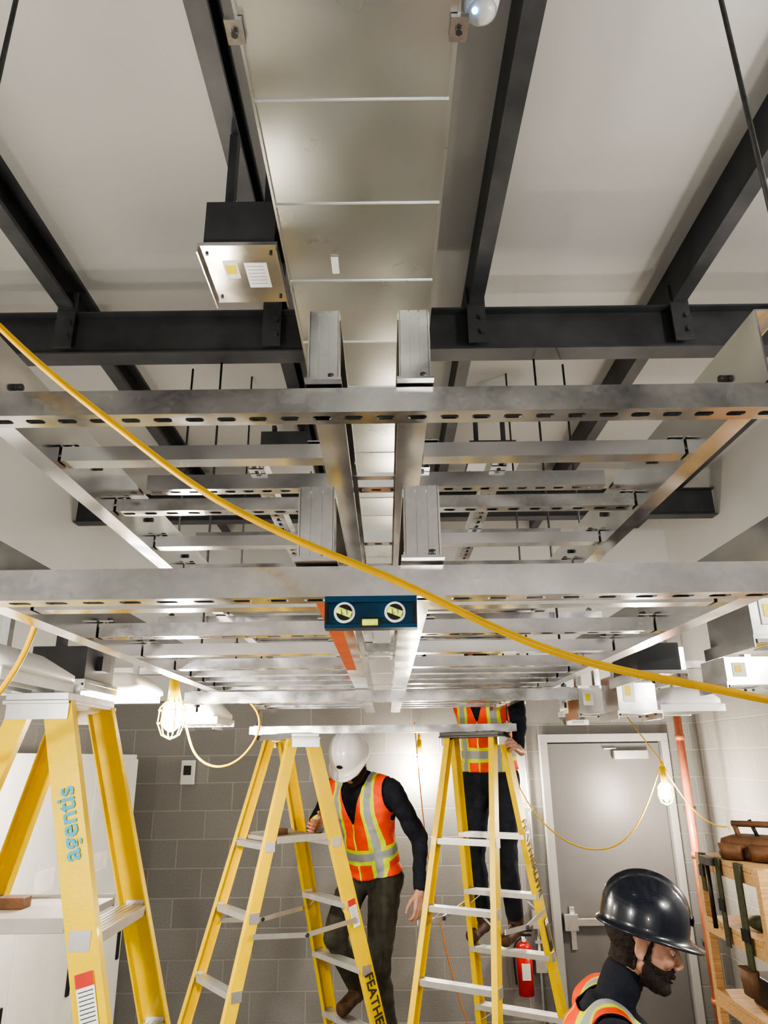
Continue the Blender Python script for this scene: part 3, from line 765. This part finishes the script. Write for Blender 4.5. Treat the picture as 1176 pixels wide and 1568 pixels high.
# wooden shelf on the right
SX, SZ = 1.56, 1.73
sh = empty('wooden_shelf_unit', (SX, 3.4, 0)); mb = MB(); SW = .86
for z in (.40, .80, 1.14, 1.45, SZ): mb.box(0, SW, 0, .55, z-.02, z, 'wood'); mb.box(0, SW, -.022, 0, z-.07, z, 'wood'); mb.box(0, .022, 0, .55, z-.07, z-.021, 'wood')
for x in (0.0, SW-.04):
    for y in (-.06, .55): mb.box(x, x+.04, y, y+.04, 0, SZ, 'wood')
mb.obj('lumber_frame', sh, .002)
tb = empty('tool_bag', (1.765, 3.66, SZ+.001), math.radians(-48)); mb = MB()
mb.loft([((0, 0, 0), (1, 0, 0), (0, 1, 0), .19, .09), ((0, 0, .02), (1, 0, 0), (0, 1, 0), .20, .10), ((.01, 0, .085), (1, 0, 0), (0, 1, 0), .195, .085), ((.02, 0, .10), (1, 0, 0), (0, 1, 0), .16, .07)], 'leather', 40, 5)
mb.loft([((-.11, -.105, .005), (1, 0, 0), (0, 1, 0), .05, .03), ((-.11, -.11, .07), (1, 0, 0), (0, 1, 0), .055, .036)], 'leather', 28, 4)
mb.loft([((.05, -.11, .005), (1, 0, 0), (0, 1, 0), .07, .03), ((.05, -.115, .07), (1, 0, 0), (0, 1, 0), .075, .04)], 'leather', 28, 4)
mb.cyl((-.10, -.03, .09), (-.12, -.02, .15), .012, 'leather'); mb.cyl((.12, -.03, .09), (.13, -.02, .15), .012, 'leather'); mb.cyl((-.13, -.02, .15), (.14, -.02, .155), .014, 'leather')
mb.cyl((-.02, 0, .08), (-.05, -.01, .17), .009, 'black'); mb.cyl((.06, .02, .08), (.05, .02, .16), .011, 'ylabel')
mb.obj('bag', tb)
ts = empty('tool_belt_straps', (0, 0, SZ)); mb = MB()
for y, L, ww in ((3.88, .16, .02), (3.70, .36, .022), (3.50, .50, .03)):
    mb.box(1.542, 1.548, y-ww, y+ww, -L, .008, 'olive'); mb.box(1.548, 1.562, y-ww, y+ww, .002, .008, 'olive'); mb.box(1.536, 1.542, y-ww*1.2, y+ww*1.2, -L*.6, -L*.6+.05, 'black')
mb.loft([((1.535, 3.51, -.50), (0, 1, 0), (1, 0, 0), .05, .02), ((1.532, 3.51, -.40), (0, 1, 0), (1, 0, 0), .06, .026)], 'leather', 24, 4)
mb.cyl((1.53, 3.78, -.30), (1.53, 3.78, -.02), .011, 'black', .009); mb.box(1.512, 1.548, 3.72, 3.83, -.03, .005, 'rod')
mb.obj('straps', ts)
mb = MB()
for i in range(8):
    mb.ell((1.66+.09*i, 3.60+.04*math.sin(i*2.1), 1.452+.03), (.05, .07, .03), ['olive', 'ylabel', 'black', 'leather', 'wlabel'][i % 5], Matrix.Rotation(i*1.1, 3, 'Z'))
    mb.cap((1.65+.09*i, 3.55, 1.48), .012, (1.68+.09*i, 3.51, 1.475), .010, ['olive', 'ylabel', 'black', 'leather', 'wlabel'][i % 5])
mb.obj('work_gloves_pile')
mb = MB()
for i in range(4): mb.box(1.64+.17*i, 1.78+.17*i, 3.5, 3.75, 1.142, 1.142+.12+.02*(i % 3), ['black', 'orp', 'frame', 'wood'][i])
mb.obj('supply_boxes', None, .004)

# cabinets on left wall
cb = empty('electrical_cabinet', (-1.7, 0, 0)); mb = MB()
mb.box(-.55, 0, 2.9, 5.1, .05, 2.24, 'white'); mb.box(-.54, -.02, 2.92, 5.08, 0, .05, 'black')
for y0, y1 in ((2.92, 3.64), (3.66, 4.36), (4.38, 5.08)):
    mb.box(0, .018, y0, y1, .08, 2.21, 'white'); mb.box(.018, .03, y1-.08, y1-.05, 1.05, 1.2, 'black'); mb.box(.018, .02, y0+.1, y0+.3, 1.6, 1.7, 'wlabel')
mb.obj('cabinet_body', cb, .003)
mb = MB(); mb.box(-1.62, -1.52, 5.93, 5.98, 2.02, 2.20, 'white'); mb.box(-1.60, -1.54, 5.925, 5.93, 2.09, 2.16, 'black'); mb.obj('wall_control_panel', None, .003)

# ------------------------------------------------------------------ side support rails, boxes and fixtures
for x, wx in ((1.03, XR), (-1.06, XL)):
    mb = MB(); mb.strut((x, 1.65, H+.44), (x, 4.5, H+.44), 'galv2')
    for y in (1.9, 4.3): mb.strut((min(x, wx-.0), y, H+.482), (max(x, wx), y, H+.482), 'galv2')
    e = empty('side_support_rail'); mb.obj('struts', e)
HG = H+.44
gbox('electrical_junction_box', .93, 1.10, 1.80, 2.05, H+.27, H+.40, False, hang=HG)
gbox('electrical_junction_box', 1.22, 1.38, 2.6, 2.8, H+.23, H+.33, False, hang=HG)
gbox('electrical_junction_box', .80, .94, 2.3, 2.55, H+.24, H+.34, True, hang=HG)
gbox('electrical_junction_box', .90, 1.05, 2.85, 3.05, H+.15, H+.30, False, hang=HG)
gbox('electrical_junction_box', .84, .98, 3.2, 3.4, H+.17, H+.29, False, hang=HG)
gbox('electrical_junction_box', -1.16, -.98, 2.35, 2.6, H+.24, H+.36, True, hang=HG)
gbox('electrical_junction_box', -.98, -.85, 3.6, 3.8, H+.16, H+.26, False, hang=HG)
def fixture(name, x0, x1, y0, y1, z, lit=False):
    e = empty(name, ((x0+x1)/2, (y0+y1)/2, z)); w = (x1-x0)/2; d = (y1-y0)/2; mb = MB()
    mb.loft([((0, 0, .0), (1, 0, 0), (0, 1, 0), w, d), ((0, 0, .02), (1, 0, 0), (0, 1, 0), w, d), ((0, 0, .07), (1, 0, 0), (0, 1, 0), w*.6, d*.8)], 'white', 32, 8)
    if not lit:
        n = 7
        for i in range(n):
            x = -w+.02+(2*w-.04)*i/(n-1); mb.box(x-.002, x+.002, -d+.01, d-.01, -.025, 0, 'white')
        mb.box(-w, w, -d, -d+.006, -.028, 0, 'white'); mb.box(-w, w, d-.006, d, -.028, 0, 'white')
        mb.box(-w+.02, w-.02, -d+.02, d-.02, -.004, -.001, 'frame')
    else:
        mb.box(-w+.02, w-.02, -d+.02, d-.02, -.03, -.001, 'lens')
    for s in (-1, 1): mb.box(s*w*.4-.01, s*w*.4+.01, -.012, .012, .069, HG-z, 'galv')
    mb.obj('louvre_fixture', e); return e
fixture('louvered_light_fixture', -1.28, -.88, 1.65, 2.1, H+.21)
fixture('louvered_light_fixture', -1.26, -.98, 2.9, 3.25, H+.27, True)
fixture('louvered_light_fixture', 1.10, 1.36, 2.95, 3.3, H+.19)
fixture('louvered_light_fixture', -.93, -.70, 3.05, 3.4, H+.17)
fixture('louvered_light_fixture', 1.0, 1.25, 3.9, 4.3, H+.24)

# ------------------------------------------------------------------ work lamps and added fill lamps
def lamp(loc, energy, cord=None, stand=False, col=(1, .90, .76), rad=.04, ldz=-.14):
    e = empty('caged_work_and_fill_lamp', loc); mb = MB()
    mb.cyl((0, 0, .05), (0, 0, .15), .022, 'yel', .018); mb.cyl((0, 0, .15), (0, 0, .19), .012, 'yel')
    mb.ell((0, 0, -.005), (.040, .040, .058), 'bulb')
    for i in range(6):
        t = i*math.pi/3; c, s = math.cos(t), math.sin(t)
        pr = [(.022, .06), (.05, .03), (.055, -.03), (.035, -.075), (0, -.09)]
        for (r0, z0), (r1, z1) in zip(pr[:-1], pr[1:]): mb.cyl((r0*c, r0*s, z0), (r1*c, r1*s, z1), .0025, 'yel', seg=6)
    for r, z in ((.052, .02), (.055, -.03)):
        for i in range(16):
            a, b = 2*math.pi*i/16, 2*math.pi*(i+1)/16; mb.cyl((r*math.cos(a), r*math.sin(a), z), (r*math.cos(b), r*math.sin(b), z), .0022, 'yel', seg=6)
    if cord: mb.cyl((0, 0, .19), tuple(V(cord)), .004, 'yel2', seg=8)
    if stand:
        mb.cyl((.09, 0, .17), (.09, 0, -loc[2]+.02), .012, 'black'); mb.cyl((0, 0, .17), (.1, 0, .17), .008, 'black')
        for k in range(3):
            t = k*2.094; mb.cyl((.09, 0, -loc[2]+.35), (.09+.3*math.cos(t), .3*math.sin(t), -loc[2]+.01), .008, 'black')
    mb.obj('lamp_body', e)
    L = bpy.data.lights.new('bulb_light', 'POINT'); L.energy = energy; L.color = col; L.shadow_soft_size = rad
    lo = bpy.data.objects.new('bulb_light', L); COL.objects.link(lo); lo.parent = e; lo.location = (0, 0, ldz)
    return e
lamp((-.86, 2.95, H+.17), 38, cord=(-.05, .12, .25))
lamp((.255, 5.86, H-.02), 18, cord=(0, .115, .22), ldz=-.12)
lamp((.93, 5.86, H-.20), 6, cord=(0, .115, .22))
lamp((1.93, 5.3, H-.24), 28, cord=(0, .67, .55))
lamp((2.05, .55, H+.80), 88, stand=True, col=(1, .97, .93), rad=.06)
lamp((-1.02, .60, H+.12), 56, stand=True, col=(1, .98, .94), rad=.05)
lamp((.25, -1.3, H-.35), 28, stand=True, col=(1, .97, .93), rad=.06)  # fill light added behind the camera, given a lamp body and stand
lamp((1.95, 2.6, H+.20), 26, cord=(.5, 0, .25), col=(1, .97, .93))  # added out of view to brighten the upper right wall
lamp((-1.85, 2.4, H+.25), 16, cord=(-.43, 0, .25), col=(1, .97, .93))  # unseen counterpart, added to lighten the left wall
tube('yellow_extension_cable', rel([(-.90, 3.07, .38), (-.82, 3.05, .1), (-.80, 3.1, 0), (-.68, 3.15, -.05), (-.56, 3.2, .05), (-.53, 3.2, .18), (-.6, 3.2, .24)]), .005, 'yel2')
tube('yellow_extension_cable', rel([(.93, 5.86, -.01), (.98, 5.75, -.2), (1.08, 5.7, -.42), (1.3, 5.6, -.62), (1.55, 5.5, -.65), (1.75, 5.4, -.5), (1.88, 5.35, -.2), (1.93, 5.3, -.05)]), .005, 'yel2')
tube('yellow_extension_cable', rel([(1.93, 5.3, -.05), (2.05, 5.35, -.3), (2.25, 5.5, -.5), (2.45, 5.6, -.5)]), .005, 'yel2')
tube('orange_extension_cord', rel([(.20, 5.3, .24), (.22, 5.3, -.1), (.26, 5.35, -.6), (.33, 5.4, -1.0), (.44, 5.5, -1.5), (.6, 5.55, -1.9), (.7, 5.6, -2.19)]), .004, 'orcord')
tube('yellow_extension_cable', rel([(-1.45, 1.9, -.1), (-1.1, 1.75, -.02), (-.95, 1.6, .02), (-.80, 1.5, .12), (-.72, 1.45, .22), (-.70, 1.42, .30)]), .006, 'yel2')

# ------------------------------------------------------------------ camera
cam = bpy.data.cameras.new('camera'); co = bpy.data.objects.new('camera', cam); COL.objects.link(co)
cam.sensor_fit = 'VERTICAL'; cam.sensor_height = 36; cam.lens = 36*1087/1568; cam.clip_start = .02
Rm = Matrix.Rotation(math.radians(90+19.1), 4, 'X') @ Matrix.Rotation(math.radians(-.7), 4, 'Z')
Rm.translation = (0, 0, H); co.matrix_world = Rm
scene.camera = co
w = bpy.data.worlds.new('world'); scene.world = w; w.use_nodes = True
w.node_tree.nodes['Background'].inputs[0].default_value = (.5, .52, .55, 1); w.node_tree.nodes['Background'].inputs[1].default_value = .3
try: scene.view_settings.look = 'AgX - High Contrast'
except Exception: pass
scene.view_settings.exposure = -.02
